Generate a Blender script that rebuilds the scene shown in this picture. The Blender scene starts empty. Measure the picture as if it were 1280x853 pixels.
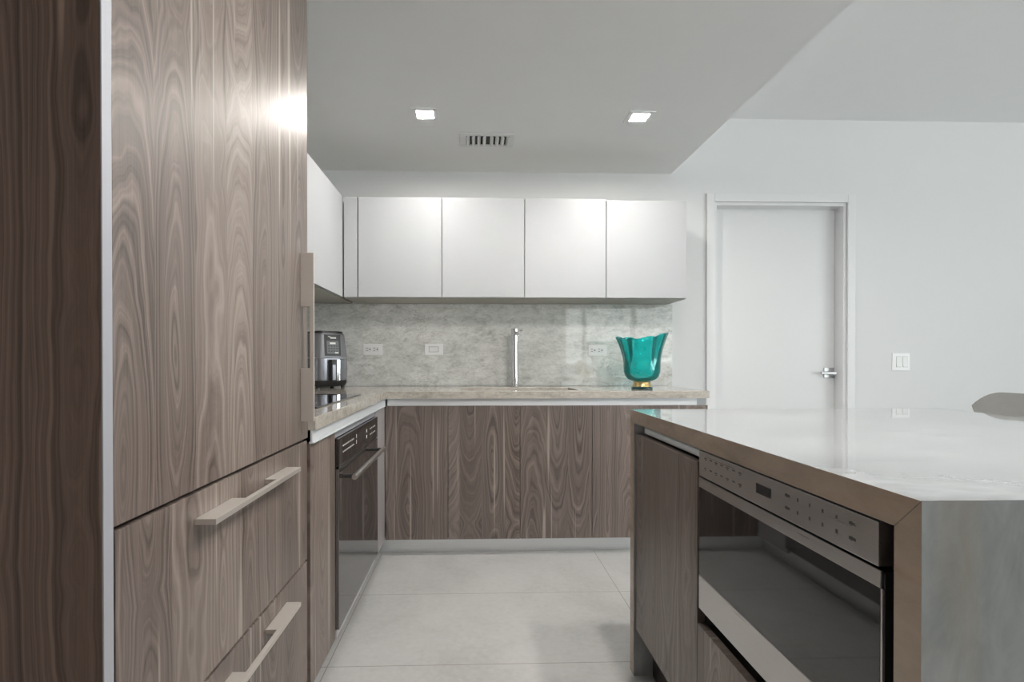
import bpy, bmesh, math, random
from mathutils import Vector, Matrix

S = bpy.context.scene
COL = S.collection
PI = math.pi

# ------------------------------------------------------------------ camera
F_PX, CX, CY, CAM_H = 676.09, 614.49, 454.58, 1.0862
YAW, PITCH, ROLL = 0.0315, -0.0059, 0.0003
cam_data = bpy.data.cameras.new('camera')
cam = bpy.data.objects.new('camera', cam_data)
COL.objects.link(cam)
cam_data.sensor_width = 36.0
cam_data.lens = F_PX * 36.0 / 1280.0
cam_data.shift_x = (640.0 - CX) / 1280.0
cam_data.shift_y = (CY - 426.5) / 1280.0
cam_data.clip_start = 0.02
fwd = Vector((math.sin(YAW) * math.cos(PITCH), math.cos(YAW) * math.cos(PITCH), math.sin(PITCH)))
right = Vector((math.cos(YAW), -math.sin(YAW), 0.0))
up = right.cross(fwd)
r2 = right * math.cos(ROLL) - up * math.sin(ROLL)
u2 = up * math.cos(ROLL) + right * math.sin(ROLL)
M = Matrix((r2, u2, -fwd)).transposed().to_4x4()
M.translation = Vector((0, 0, CAM_H))
cam.matrix_world = M
S.camera = cam

# ------------------------------------------------------------------ look
S.view_settings.view_transform = 'Standard'
S.view_settings.look = 'None'
S.view_settings.exposure = 0.25
S.view_settings.gamma = 1.0
S.view_settings.use_curve_mapping = False
S.cycles.use_denoising = True
S.cycles.max_bounces = 14
S.cycles.diffuse_bounces = 7
S.cycles.glossy_bounces = 6
S.cycles.transmission_bounces = 10
S.cycles.transparent_max_bounces = 16
S.cycles.sample_clamp_indirect = 4.0
S.cycles.use_adaptive_sampling = False

# ------------------------------------------------------------------ daylight
SKY = (0.96, 0.985, 1.0)
SKY_STRENGTH = 4.6
LOWER_FILL_GAIN, SKY_GAIN = 1.45, 0.72
LAMP_STRENGTH = 500.0
world = bpy.data.worlds.new('sky')
S.world = world
world.use_nodes = True
bg = world.node_tree.nodes['Background']
bg.inputs['Strength'].default_value = SKY_STRENGTH
# lower half of the world brightened: added upward fill for the ceiling
wt = world.node_tree
wtc = wt.nodes.new('ShaderNodeTexCoord')
wsep = wt.nodes.new('ShaderNodeSeparateXYZ')
wmap = wt.nodes.new('ShaderNodeMapRange')
wmap.interpolation_type = 'SMOOTHSTEP'
wmap.inputs[1].default_value = -0.12
wmap.inputs[2].default_value = 0.12
wmix = wt.nodes.new('ShaderNodeMix')
wmix.data_type = 'RGBA'
wmix.clamp_result = False
wmix.inputs[6].default_value = (SKY[0] * LOWER_FILL_GAIN, SKY[1] * LOWER_FILL_GAIN * 0.99, SKY[2] * LOWER_FILL_GAIN * 0.97, 1)
wmix.inputs[7].default_value = (SKY[0] * SKY_GAIN, SKY[1] * SKY_GAIN, SKY[2] * SKY_GAIN, 1)
wt.links.new(wtc.outputs['Generated'], wsep.inputs[0])
wt.links.new(wsep.outputs[2], wmap.inputs[0])
wt.links.new(wmap.outputs[0], wmix.inputs[0])
wt.links.new(wmix.outputs[2], bg.inputs['Color'])

# room sizes
XL, XR, YW, YR = -1.135, 7.0, 3.637, -5.0      # left, right, back wall, rear wall
XS, ZS, ZH = 1.334, 2.351, 2.73                # soffit edge, soffit height, high ceiling
REAR_PANES = [(2.09, 2.44), (2.54, 3.58), (3.70, 4.70)]
REAR_Z = (1.00, 2.30)
SIDE_PANES = [(-4.55, -2.88), (-2.78, -1.15), (-1.05, 0.50)]
SIDE_Z = (0.06, 2.60)


def portal(name, loc, rot, sx, sy):
    d = bpy.data.lights.new(name, 'AREA')
    d.shape = 'RECTANGLE'
    d.size, d.size_y = sx, sy
    d.cycles.is_portal = True
    o = bpy.data.objects.new(name, d)
    o.location = loc
    o.rotation_euler = rot
    COL.objects.link(o)


portal('daylight_portal', ((REAR_PANES[0][0] + REAR_PANES[-1][1]) / 2, YR - 0.10, sum(REAR_Z) / 2), (PI / 2, 0, 0),
       REAR_PANES[-1][1] - REAR_PANES[0][0], REAR_Z[1] - REAR_Z[0])
portal('daylight_portal', (XR + 0.10, (SIDE_PANES[0][0] + SIDE_PANES[-1][1]) / 2, sum(SIDE_Z) / 2), (PI / 2, 0, PI / 2),
       SIDE_PANES[-1][1] - SIDE_PANES[0][0], SIDE_Z[1] - SIDE_Z[0])


# ------------------------------------------------------------------ materials
class NT:
    def __init__(self, name):
        self.m = bpy.data.materials.new(name)
        self.m.use_nodes = True
        self.t = self.m.node_tree
        self.bsdf = self.t.nodes['Principled BSDF']
        self.out = self.t.nodes['Material Output']

    def n(self, kind, **kw):
        nd = self.t.nodes.new(kind)
        for k, v in kw.items():
            setattr(nd, k, v)
        return nd

    def link(self, a, b):
        self.t.links.new(a, b)

    def put(self, sock, v):
        if isinstance(v, bpy.types.NodeSocket):
            self.link(v, sock)
        elif v is not None:
            sock.default_value = v

    def math(self, op, a, b=None, c=None, clamp=False):
        nd = self.n('ShaderNodeMath', operation=op)
        nd.use_clamp = clamp
        self.put(nd.inputs[0], a)
        self.put(nd.inputs[1], b)
        if c is not None:
            self.put(nd.inputs[2], c)
        return nd.outputs[0]

    def vec(self, x, y, z):
        nd = self.n('ShaderNodeCombineXYZ')
        for s, v in zip(nd.inputs, (x, y, z)):
            self.put(s, v)
        return nd.outputs[0]

    def coords(self):
        tc = self.n('ShaderNodeTexCoord')
        sp = self.n('ShaderNodeSeparateXYZ')
        self.link(tc.outputs['Object'], sp.inputs[0])
        return sp.outputs[0], sp.outputs[1], sp.outputs[2]

    def rnd(self):
        return self.n('ShaderNodeObjectInfo').outputs['Random']

    def noise(self, v, scale=1.0, detail=2.0, rough=0.5, dist=0.0, dim='3D'):
        nd = self.n('ShaderNodeTexNoise', noise_dimensions=dim)
        self.put(nd.inputs['W' if dim == '1D' else 'Vector'], v)
        nd.inputs['Scale'].default_value = scale
        nd.inputs['Detail'].default_value = detail
        nd.inputs['Roughness'].default_value = rough
        nd.inputs['Distortion'].default_value = dist
        return nd.outputs[0]

    def ramp(self, f, stops):
        nd = self.n('ShaderNodeValToRGB')
        el = nd.color_ramp.elements
        while len(el) < len(stops):
            el.new(0.5)
        for e, (p, c) in zip(el, stops):
            e.position = p
            e.color = (*c, 1) if not isinstance(c, float) else (c, c, c, 1)
        self.link(f, nd.inputs[0])
        return nd.outputs[0]

    def mix(self, f, a, b, blend='MIX'):
        nd = self.n('ShaderNodeMix', data_type='RGBA', blend_type=blend)
        self.put(nd.inputs[0], f)
        for s, v in ((nd.inputs[6], a), (nd.inputs[7], b)):
            self.put(s, (*v, 1) if isinstance(v, tuple) and len(v) == 3 else v)
        return nd.outputs[2]

    def step(self, v, lo, hi):
        nd = self.n('ShaderNodeMapRange', interpolation_type='SMOOTHSTEP')
        self.put(nd.inputs[0], v)
        nd.inputs[1].default_value = lo
        nd.inputs[2].default_value = hi
        return nd.outputs[0]

    def bump(self, h, strength=0.1, dist=0.002):
        nd = self.n('ShaderNodeBump')
        nd.inputs['Strength'].default_value = strength
        nd.inputs['Distance'].default_value = dist
        self.link(h, nd.inputs['Height'])
        self.link(nd.outputs[0], self.bsdf.inputs['Normal'])

    def set(self, color=None, rough=None, metal=None, **kw):
        b = self.bsdf
        if color is not None:
            self.put(b.inputs['Base Color'], (*color, 1) if isinstance(color, tuple) else color)
        if rough is not None:
            self.put(b.inputs['Roughness'], rough)
        if metal is not None:
            b.inputs['Metallic'].default_value = metal
        for k, v in kw.items():
            self.put(b.inputs[k.replace('_', ' ')], v)
        return self.m


def plain(name, color, rough=0.5, metal=0.0, grain=0.03, scale=30.0, **kw):
    t = NT(name)
    x, y, z = t.coords()
    n = t.noise(t.vec(x, y, z), scale, 3)
    c = t.mix(t.math('MULTIPLY', n, 1.0), tuple(v * (1 - grain) for v in color), tuple(min(1, v * (1 + grain)) for v in color))
    return t.set(c, rough, metal, **kw)


def brushed(name, color, rough, axis, metal=1.0):
    t = NT(name)
    x, y, z = t.coords()
    sc = {'X': (3, 300, 300), 'Y': (300, 3, 300), 'Z': (300, 300, 3)}[axis]
    n = t.noise(t.vec(*[t.math('MULTIPLY', c, s) for c, s in zip((x, y, z), sc)]), 1.0, 2)
    c = t.mix(n, tuple(v * 0.94 for v in color), tuple(min(1, v * 1.05) for v in color))
    rr = t.math('ADD', t.math('MULTIPLY', n, 0.12), rough - 0.06)
    return t.set(c, rr, metal)


def wood(name, axis, tint=None):
    t = NT(name)
    x, y, z = t.coords()
    r = t.rnd()
    u = t.math('MULTIPLY_ADD', r, 7.31, x if axis == 'X' else y)
    v = t.math('MULTIPLY_ADD', r, 3.7, z)
    W = 0.128
    wob = t.noise(t.vec(t.math('MULTIPLY', u, 1.5), 0.0, t.math('MULTIPLY', v, 0.05)), 2.0, 0)
    uu = t.math('DIVIDE', t.math('MULTIPLY_ADD', wob, 0.05, u), W)
    i = t.math('FLOOR', uu)
    fx = t.math('MULTIPLY', t.math('SUBTRACT', t.math('FRACT', uu), 0.5), W)
    wn = t.n('ShaderNodeTexWhiteNoise', noise_dimensions='1D')
    t.link(i, wn.inputs['W'])
    cs = t.n('ShaderNodeSeparateColor')
    t.link(wn.outputs['Color'], cs.inputs[0])
    ra, rb, rc = cs.outputs
    tone = wn.outputs['Value']
    seed = t.math('MULTIPLY', i, 4.17)
    n1 = t.noise(t.vec(t.math('MULTIPLY', u, 9.0), t.math('MULTIPLY', v, 1.8), seed), 1.0, 2)
    n2 = t.noise(t.vec(t.math('MULTIPLY', u, 12.0), t.math('MULTIPLY', v, 5.0), t.math('ADD', seed, 9.0)), 1.0, 2)
    tilt = t.math('MULTIPLY_ADD', ra, 0.44, -0.22)
    off = t.math('MULTIPLY_ADD', rb, 0.16, -0.04)
    a = t.math('ADD', fx, t.math('MULTIPLY', t.math('SUBTRACT', n1, 0.5), 0.045))
    d = t.math('ADD', t.math('MULTIPLY_ADD', t.math('PINGPONG', v, 0.9), tilt, off), t.math('MULTIPLY', t.math('SUBTRACT', n2, 0.5), 0.03))
    R = t.math('SQRT', t.math('ADD', t.math('MULTIPLY', a, a), t.math('MULTIPLY', d, d)))
    ring = t.noise(t.math('ADD', R, t.math('MULTIPLY', i, 3.3)), 135.0, 3, 0.65, dim='1D')
    fib = t.noise(t.vec(t.math('MULTIPLY', u, 420.0), t.math('MULTIPLY', v, 7.0), 1.0), 1.0, 2)
    band = t.noise(t.vec(t.math('MULTIPLY', u, 22.0), t.math('MULTIPLY', v, 0.9), 4.0), 1.0, 2)
    g = t.math('MULTIPLY_ADD', ring, 0.67, t.math('MULTIPLY', fib, 0.20))
    g = t.math('ADD', g, t.math('MULTIPLY', band, 0.25))
    g = t.math('ADD', g, t.math('MULTIPLY_ADD', tone, 0.16, -0.13))
    c = t.ramp(g, [(0.30, (0.050, 0.036, 0.030)), (0.41, (0.108, 0.081, 0.069)), (0.52, (0.165, 0.129, 0.112)),
                   (0.69, (0.265, 0.217, 0.193))])
    c = t.mix(t.math('MULTIPLY', rc, 0.28), c, (0.140, 0.120, 0.112))
    st = t.noise(t.vec(t.math('MULTIPLY', u, 38.0), t.math('MULTIPLY', v, 0.75), 11.0), 1.0, 1)
    c = t.mix(t.math('MULTIPLY', t.step(st, 0.665, 0.73), 0.75), c, (0.38, 0.33, 0.29))
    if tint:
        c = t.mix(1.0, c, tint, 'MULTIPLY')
    rough = t.math('MULTIPLY_ADD', g, 0.14, 0.33)
    t.bump(g, 0.06, 0.001)
    return t.set(c, rough, Specular_IOR_Level=0.4 if tint else 0.8, Coat_Weight=0.0)


def stone(name, axis, light=0, tint=None):
    """quartzite: fine crystals, soft drifting bands along one axis, some ochre stains"""
    t = NT(name)
    x, y, z = t.coords()
    st = {'X': (0.5, 1.0, 1.0), 'Y': (1.0, 0.35, 1.0), 'Z': (1.0, 1.0, 0.4)}[axis]
    p = t.vec(*[t.math('MULTIPLY', c, s) for c, s in zip((x, y, z), st)])
    big = t.noise(p, 4.0, 4, 0.6, 0.8)
    mid = t.noise(p, 22.0, 5, 0.68, 0.6)
    fine = t.noise(p, 95.0, 4, 0.7, 0.3)
    vein = t.noise(p, 3.2 if light else 9.0, 6, 0.66, 0.7 if light else 1.6)
    if light:
        g = t.math('ADD', t.math('MULTIPLY', big, 0.6), t.math('MULTIPLY', mid, 0.4))
        c = t.ramp(g, [(0.33, (0.31, 0.315, 0.31)), (0.5, (0.46, 0.465, 0.46)), (0.66, (0.58, 0.585, 0.58))])
        sk = {'X': (2.6, 20.0, 20.0), 'Y': (20.0, 2.6, 20.0), 'Z': (20.0, 20.0, 2.6)}[axis]
        skew = t.math('MULTIPLY', x, 0.22)
        q = t.vec(t.math('MULTIPLY', x, sk[0]), t.math('MULTIPLY', t.math('ADD', y, skew), sk[1]), t.math('MULTIPLY', z, sk[2]))
        streak = t.noise(q, 1.0, 3, 0.6, 0.5)
        vm = t.math('MULTIPLY', t.step(streak, 0.65, 0.70), t.step(big, 0.42, 0.54))
        c = t.mix(t.math('MULTIPLY', vm, {1: 1.0, 2: 0.2, 3: 0.45}[light]), c, (0.06, 0.06, 0.065) if light == 1 else (0.20, 0.20, 0.205))
        och = t.step(t.noise(p, 3.1, 3, 0.6, 1.2), 0.60, 0.76)
        c = t.mix(t.math('MULTIPLY', och, 0.30), c, (0.52, 0.40, 0.28))
        c = t.mix(t.math('MULTIPLY', fine, 0.10), c, (0.40, 0.40, 0.38))
    else:
        g = t.math('ADD', t.math('MULTIPLY', big, 0.36), t.math('MULTIPLY', mid, 0.42))
        g = t.math('ADD', g, t.math('MULTIPLY', fine, 0.30))
        c = t.ramp(g, [(0.38, (0.35, 0.365, 0.345)), (0.465, (0.54, 0.55, 0.53)), (0.54, (0.69, 0.695, 0.675)),
                       (0.65, (0.84, 0.84, 0.83))])
        och = t.step(t.noise(p, 5.0, 4, 0.6, 1.0), 0.60, 0.76)
        c = t.mix(t.math('MULTIPLY', och, 0.32), c, (0.42, 0.32, 0.20))
        vl = t.math('ABSOLUTE', t.math('SUBTRACT', vein, 0.5))
        vm = t.math('MULTIPLY', t.math('SUBTRACT', 1.0, t.step(vl, 0.0, 0.02)), t.step(big, 0.48, 0.62))
        c = t.mix(t.math('MULTIPLY', vm, 0.5), c, (0.20, 0.20, 0.17))
    if tint:
        c = t.mix(1.0, c, tint, 'MULTIPLY')
    return t.set(c, 0.22 if light == 2 else 0.03, Specular_IOR_Level=0.5)


def tiles():
    t = NT('floor_tile')
    x, y, z = t.coords()
    n = t.noise(t.vec(x, y, z), 3.0, 5, 0.6, 0.5)
    f = t.noise(t.vec(x, y, z), 38.0, 4, 0.65, 0.4)
    g = t.math('ADD', t.math('MULTIPLY', n, 0.6), t.math('MULTIPLY', f, 0.4))
    c = t.ramp(g, [(0.30, (0.325, 0.325, 0.318)), (0.5, (0.395, 0.396, 0.392)), (0.7, (0.445, 0.446, 0.443))])
    spot = t.step(t.noise(t.vec(x, y, z), 17.0, 2, 0.5, 0.2), 0.71, 0.76)
    c = t.mix(t.math('MULTIPLY', spot, 0.4), c, (0.34, 0.31, 0.27))
    fy = t.math('PINGPONG', t.math('SUBTRACT', y, 1.925), 0.294)
    fx = t.math('PINGPONG', t.math('SUBTRACT', x, 0.678), 0.6)
    g1 = t.math('LESS_THAN', t.math('MINIMUM', fx, fy), 0.0016)
    c = t.mix(g1, c, (0.20, 0.185, 0.16))
    h = t.math('SUBTRACT', 1.0, g1)
    t.bump(h, 0.3, 0.001)
    return t.set(c, t.math('MULTIPLY_ADD', f, 0.15, 0.27), Specular_IOR_Level=0.45)


def teal_glass():
    t = NT('teal_glass')
    x, y, z = t.coords()
    n = t.noise(t.vec(x, y, z), 14.0, 2)
    c = t.mix(n, (0.38, 0.97, 0.96), (0.55, 0.99, 0.98))
    tr = t.n('ShaderNodeBsdfTransparent')
    t.put(tr.inputs[0], c)
    tl = t.n('ShaderNodeBsdfTranslucent')
    t.put(tl.inputs[0], t.mix(n, (0.02, 0.80, 0.78), (0.06, 0.90, 0.88)))
    df = t.n('ShaderNodeBsdfDiffuse')
    t.put(df.inputs[0], t.mix(n, (0.01, 0.60, 0.59), (0.03, 0.72, 0.70)))
    td = t.n('ShaderNodeMixShader')
    td.inputs[0].default_value = 0.5
    t.link(tl.outputs[0], td.inputs[1])
    t.link(df.outputs[0], td.inputs[2])
    m1 = t.n('ShaderNodeMixShader')
    m1.inputs[0].default_value = 0.36
    t.link(tr.outputs[0], m1.inputs[1])
    t.link(td.outputs[0], m1.inputs[2])
    gl = t.n('ShaderNodeBsdfGlossy')
    gl.inputs['Roughness'].default_value = 0.04
    fr = t.n('ShaderNodeFresnel')
    fr.inputs[0].default_value = 1.5
    m2 = t.n('ShaderNodeMixShader')
    t.link(fr.outputs[0], m2.inputs[0])
    t.link(m1.outputs[0], m2.inputs[1])
    t.link(gl.outputs[0], m2.inputs[2])
    t.link(m2.outputs[0], t.out.inputs[0])
    return t.m


def pane_glass():
    t = NT('window_glass')
    tr = t.n('ShaderNodeBsdfTransparent')
    tr.inputs[0].default_value = (0.95, 0.97, 0.96, 1)
    gl = t.n('ShaderNodeBsdfGlossy')
    gl.inputs['Roughness'].default_value = 0.01
    m = t.n('ShaderNodeMixShader')
    m.inputs[0].default_value = 0.06
    t.link(tr.outputs[0], m.inputs[1])
    t.link(gl.outputs[0], m.inputs[2])
    t.link(m.outputs[0], t.out.inputs[0])
    return t.m


def glow(name, color, strength):
    t = NT(name)
    return t.set((0.9, 0.9, 0.9), 0.5, Emission_Color=(*color, 1), Emission_Strength=strength)


MT = dict(
    wall=plain('white_wall_paint', (0.75, 0.755, 0.765), 0.55, grain=0.012, scale=8),
    ceil=plain('white_ceiling_paint', (0.90, 0.90, 0.905), 0.7, grain=0.012, scale=8),
    trimp=plain('white_trim_paint', (0.77, 0.775, 0.785), 0.35, grain=0.01),
    doorp=plain('white_door_paint', (0.74, 0.745, 0.755), 0.35, grain=0.012, scale=5),
    floor=tiles(),
    wx=wood('grey_walnut_across_x', 'X'),
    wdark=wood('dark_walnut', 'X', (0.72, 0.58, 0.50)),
    wy=wood('grey_walnut_across_y', 'Y'),
    carc=plain('dark_carcass', (0.035, 0.028, 0.025), 0.6),
    nearw=plain('taupe_light_blocker', (0.46, 0.43, 0.41), 0.6),
    dark=plain('vent_shade_black', (0.012, 0.012, 0.012), 0.6),
    lac=plain('white_lacquer', (0.405, 0.415, 0.43), 0.36, grain=0.02, scale=6),
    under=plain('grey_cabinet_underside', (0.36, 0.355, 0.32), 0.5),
    alu=brushed('satin_aluminium', (0.78, 0.80, 0.82), 0.4, 'X', 0.45),
    aluy=brushed('satin_aluminium_long', (0.80, 0.84, 0.87), 0.4, 'Y', 0.35),
    edge=brushed('aluminium_panel_edge', (0.40, 0.41, 0.45), 0.5, 'Z', 0.3),
    fill=brushed('grey_filler_laminate', (0.42, 0.40, 0.41), 0.3, 'Z', 0.2),
    pull=plain('champagne_aluminium', (0.70, 0.66, 0.62), 0.38, 0.75),
    kick=brushed('aluminium_plinth', (0.86, 0.88, 0.90), 0.32, 'X'),
    steel=brushed('brushed_steel', (0.62, 0.60, 0.58), 0.30, 'Y'),
    blackglass=plain('black_glass', (0.010, 0.009, 0.009), 0.03, 0.0, Specular_IOR_Level=0.9),
    mirrorglass=plain('mirror_black_glass', (0.030, 0.026, 0.024), 0.03, 0.0, Specular_IOR_Level=1.0, IOR=2.1),
    screen=plain('dark_display', (0.006, 0.006, 0.007), 0.12),
    fscr=plain('grey_touch_panel', (0.13, 0.135, 0.145), 0.2),
    legend=plain('pale_legend_print', (0.62, 0.62, 0.60), 0.5),
    legendd=plain('dark_legend_print', (0.10, 0.10, 0.10), 0.5),
    sx=stone('quartzite_banded_x', 'X'),
    sy=stone('beige_worktop_quartzite', 'X', 0, (0.60, 0.555, 0.51)),
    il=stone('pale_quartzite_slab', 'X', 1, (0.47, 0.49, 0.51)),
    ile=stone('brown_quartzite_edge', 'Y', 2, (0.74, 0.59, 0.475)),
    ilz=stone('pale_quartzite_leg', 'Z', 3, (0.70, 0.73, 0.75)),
    chrome=plain('chrome', (0.82, 0.83, 0.85), 0.08, 1.0, grain=0.01),
    nickel=plain('satin_nickel', (0.42, 0.42, 0.43), 0.28, 1.0, grain=0.02),
    plastic=plain('white_plastic', (0.90, 0.90, 0.91), 0.3, grain=0.01),
    slot=plain('socket_slot', (0.05, 0.05, 0.05), 0.6),
    rocker=plain('rocker_plastic', (0.86, 0.86, 0.87), 0.25, grain=0.01),
    fry=plain('gunmetal_plastic', (0.19, 0.195, 0.215), 0.32, 0.4),
    fryg=plain('glossy_gunmetal', (0.24, 0.245, 0.275), 0.18, 0.6),
    blk=plain('black_plastic', (0.014, 0.014, 0.015), 0.35),
    teal=teal_glass(),
    gold=plain('gold_leaf', (0.72, 0.53, 0.24), 0.25, 1.0),
    darkglass=plain('dark_green_glass', (0.01, 0.045, 0.045), 0.08, Specular_IOR_Level=0.8),
    vent=plain('vent_enamel', (0.80, 0.80, 0.80), 0.4),
    bulb=glow('lamp_diffuser', (1.0, 0.953, 0.895), LAMP_STRENGTH),
    leather=plain('grey_leather', (0.17, 0.172, 0.168), 0.5, grain=0.08, scale=60),
    wframe=plain('window_frame_paint', (0.55, 0.56, 0.57), 0.4),
    pane=pane_glass(),
)


# ------------------------------------------------------------------ mesh helpers
class B:
    """collects shapes (world coordinates) into ONE mesh"""
    def __init__(self):
        self.bm = bmesh.new()

    def _take(self, tmp, mi, bev=0, seg=2):
        if bev > 0:
            bmesh.ops.bevel(tmp, geom=list(tmp.edges), offset=bev, segments=seg, profile=0.5, affect='EDGES')
        for f in tmp.faces:
            f.material_index = mi
        me = bpy.data.meshes.new('tmp')
        tmp.to_mesh(me)
        tmp.free()
        self.bm.from_mesh(me)
        bpy.data.meshes.remove(me)
        return self

    def box(self, x0, x1, y0, y1, z0, z1, bev=0.0, mi=0, seg=2):
        t = bmesh.new()
        bmesh.ops.create_cube(t, size=1.0)
        for v in t.verts:
            v.co = Vector(((x0 + x1) / 2 + v.co.x * (x1 - x0), (y0 + y1) / 2 + v.co.y * (y1 - y0),
                           (z0 + z1) / 2 + v.co.z * (z1 - z0)))
        return self._take(t, mi, bev, seg)

    def prism(self, pts, axis, a, b, bev=0.0, mi=0):
        """polygon pts in the two other axes (in order), extruded along axis from a to b"""
        t = bmesh.new()
        def P(p, s):
            if axis == 'X':
                return (s, p[0], p[1])
            if axis == 'Y':
                return (p[0], s, p[1])
            return (p[0], p[1], s)
        lo = [t.verts.new(P(p, a)) for p in pts]
        hi = [t.verts.new(P(p, b)) for p in pts]
        t.faces.new(lo)
        t.faces.new(hi[::-1])
        n = len(pts)
        for k in range(n):
            t.faces.new((lo[k], hi[k], hi[(k + 1) % n], lo[(k + 1) % n]))
        bmesh.ops.recalc_face_normals(t, faces=t.faces)
        return self._take(t, mi, bev)

    def cyl(self, p0, p1, r, r1=None, seg=24, mi=0, bev=0.0):
        p0, p1 = Vector(p0), Vector(p1)
        d = p1 - p0
        t = bmesh.new()
        bmesh.ops.create_cone(t, cap_ends=True, segments=seg, radius1=r, radius2=r if r1 is None else r1, depth=d.length)
        if bev > 0:
            es = [e for e in t.edges if all(len(f.verts) > 4 for f in e.link_faces if len(f.verts) != 4) and any(len(f.verts) > 4 for f in e.link_faces)]
            bmesh.ops.bevel(t, geom=es, offset=bev, segments=2, profile=0.5, affect='EDGES')
        q = d.to_track_quat('Z', 'Y')
        for v in t.verts:
            v.co = q @ v.co + (p0 + p1) / 2
        return self._take(t, mi)

    def loops(self, rings, mi=0, cap0=True, cap1=True):
        t = bmesh.new()
        vs = [[t.verts.new(p) for p in r] for r in rings]
        n = len(rings[0])
        for a, b in zip(vs, vs[1:]):
            for k in range(n):
                t.faces.new((a[k], a[(k + 1) % n], b[(k + 1) % n], b[k]))
        if cap0:
            t.faces.new(vs[0][::-1])
        if cap1:
            t.faces.new(vs[-1])
        bmesh.ops.recalc_face_normals(t, faces=t.faces)
        return self._take(t, mi)

    def grid(self, rows, mi=0, thick=0.0):
        """open sheet of rows of points, given real thickness"""
        t = bmesh.new()
        vs = [[t.verts.new(p) for p in r] for r in rows]
        for a, b in zip(vs, vs[1:]):
            for k in range(len(a) - 1):
                t.faces.new((a[k], a[k + 1], b[k + 1], b[k]))
        if thick:
            bmesh.ops.recalc_face_normals(t, faces=t.faces)
            bmesh.ops.solidify(t, geom=list(t.faces), thickness=thick)
        bmesh.ops.recalc_face_normals(t, faces=t.faces)
        return self._take(t, mi)

    def tube(self, pts, r, seg=12, mi=0):
        rings = []
        pts = [Vector(p) for p in pts]
        for k, p in enumerate(pts):
            d = (pts[min(k + 1, len(pts) - 1)] - pts[max(k - 1, 0)]).normalized()
            q = d.to_track_quat('Z', 'Y')
            rings.append([p + q @ Vector((r * math.cos(2 * PI * j / seg), r * math.sin(2 * PI * j / seg), 0)) for j in range(seg)])
        return self.loops(rings, mi)

    def obj(self, name, mats, parent=None, label=None, loc=None, smooth=30):
        me = bpy.data.meshes.new(name)
        org = Vector(loc) if loc is not None else (Vector(parent['_org']) if parent is not None else Vector((0, 0, 0)))
        for v in self.bm.verts:
            v.co -= org
        self.bm.to_mesh(me)
        self.bm.free()
        for m in (mats if isinstance(mats, (list, tuple)) else [mats]):
            me.materials.append(m)
        me.polygons.foreach_set('use_smooth', [True] * len(me.polygons))
        me.set_sharp_from_angle(angle=math.radians(smooth))
        o = bpy.data.objects.new(name, me)
        COL.objects.link(o)
        wn = o.modifiers.new('weighted_normals', 'WEIGHTED_NORMAL')
        wn.keep_sharp = True
        if parent is None:
            o.location = org
        else:
            o.parent = parent
        o['_org'] = tuple(org)
        if label:
            o['label'] = label
        return o


def face_mat(o, nrm, mi):
    for p in o.data.polygons:
        if p.normal.dot(Vector(nrm)) > 0.9:
            p.material_index = mi
    return o


def tag(o, label, cat, group=None):
    o['label'] = label
    o['category'] = cat
    if group:
        o['group'] = group
    return o


def thing(name, loc, label, cat, group=None):
    o = bpy.data.objects.new(name, None)
    o.empty_display_size = 0.05
    o.location = loc
    o['_org'] = tuple(loc)
    COL.objects.link(o)
    return tag(o, label, cat, group)


def structure(o):
    o['kind'] = 'structure'
    return o


def dup(root, delta, label):
    c = root.copy()
    COL.objects.link(c)
    c.location = root.location + Vector(delta)
    c['label'] = label
    for ch in list(root.children):
        d = ch.copy()
        COL.objects.link(d)
        d.parent = c
        for g in list(ch.children):
            e = g.copy()
            COL.objects.link(e)
            e.parent = d
    return c


# ------------------------------------------------------------------ room shell
structure(B().box(XL - 0.2, XR + 0.2, YR - 0.2, YW + 0.3, -0.12, 0.0).obj('floor', MT['floor']))
b = B().box(XL - 0.2, XS, YR - 0.2, YW + 0.3, ZS, ZH)
b.box(XL - 0.2, XR + 0.2, YR - 0.2, YW + 0.3, ZH, ZH + 0.12)
structure(b.obj('ceiling', MT['ceil']))
structure(B().box(XL - 0.2, XL, YR - 0.2, YW + 0.3, 0, ZH).obj('wall_left', MT['wall']))
# back wall with the door opening
DX0, DX1, DZ1 = 1.628, 2.550, 2.163
b = B().box(XL, DX0, YW, YW + 0.18, 0, ZH)
b.box(DX1, XR, YW, YW + 0.18, 0, ZH)
b.box(DX0, DX1, YW, YW + 0.18, DZ1, ZH)
structure(b.obj('wall_back', MT['wall']))


def holed_wall(name, axis, pos0, pos1, lo, hi, panes, z):
    b = B()
    def bx(a, c, z0, z1):
        if axis == 'Y':
            b.box(a, c, pos0, pos1, z0, z1)
        else:
            b.box(pos0, pos1, a, c, z0, z1)
    a, c = panes[0][0] - 0.04, panes[-1][1] + 0.04
    bx(lo, a, 0, ZH)
    bx(c, hi, 0, ZH)
    bx(a, c, 0, z[0] - 0.04)
    bx(a, c, z[1] + 0.04, ZH)
    structure(b.obj(name, MT['wall']))


def window(name, axis, pos, panes, z):
    f = B()
    def bx(bb, a, c, z0, z1, h):
        if axis == 'Y':
            bb.box(a, c, pos - h, pos + h, z0, z1)
        else:
            bb.box(pos - h, pos + h, a, c, z0, z1)
    a, c = panes[0][0] - 0.04, panes[-1][1] + 0.04
    bx(f, a, c, z[0] - 0.04, z[0], 0.04)
    bx(f, a, c, z[1], z[1] + 0.04, 0.04)
    edges = [a] + [v for p in panes for v in p] + [c]
    for k in range(0, len(edges), 2):
        bx(f, edges[k], edges[k + 1], z[0], z[1], 0.04)
    w = structure(f.obj(name, MT['wframe']))
    for p in panes:
        g = B()
        bx(g, p[0], p[1], z[0], z[1], 0.004)
        g.obj('window_pane', MT['pane'], w)


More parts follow.
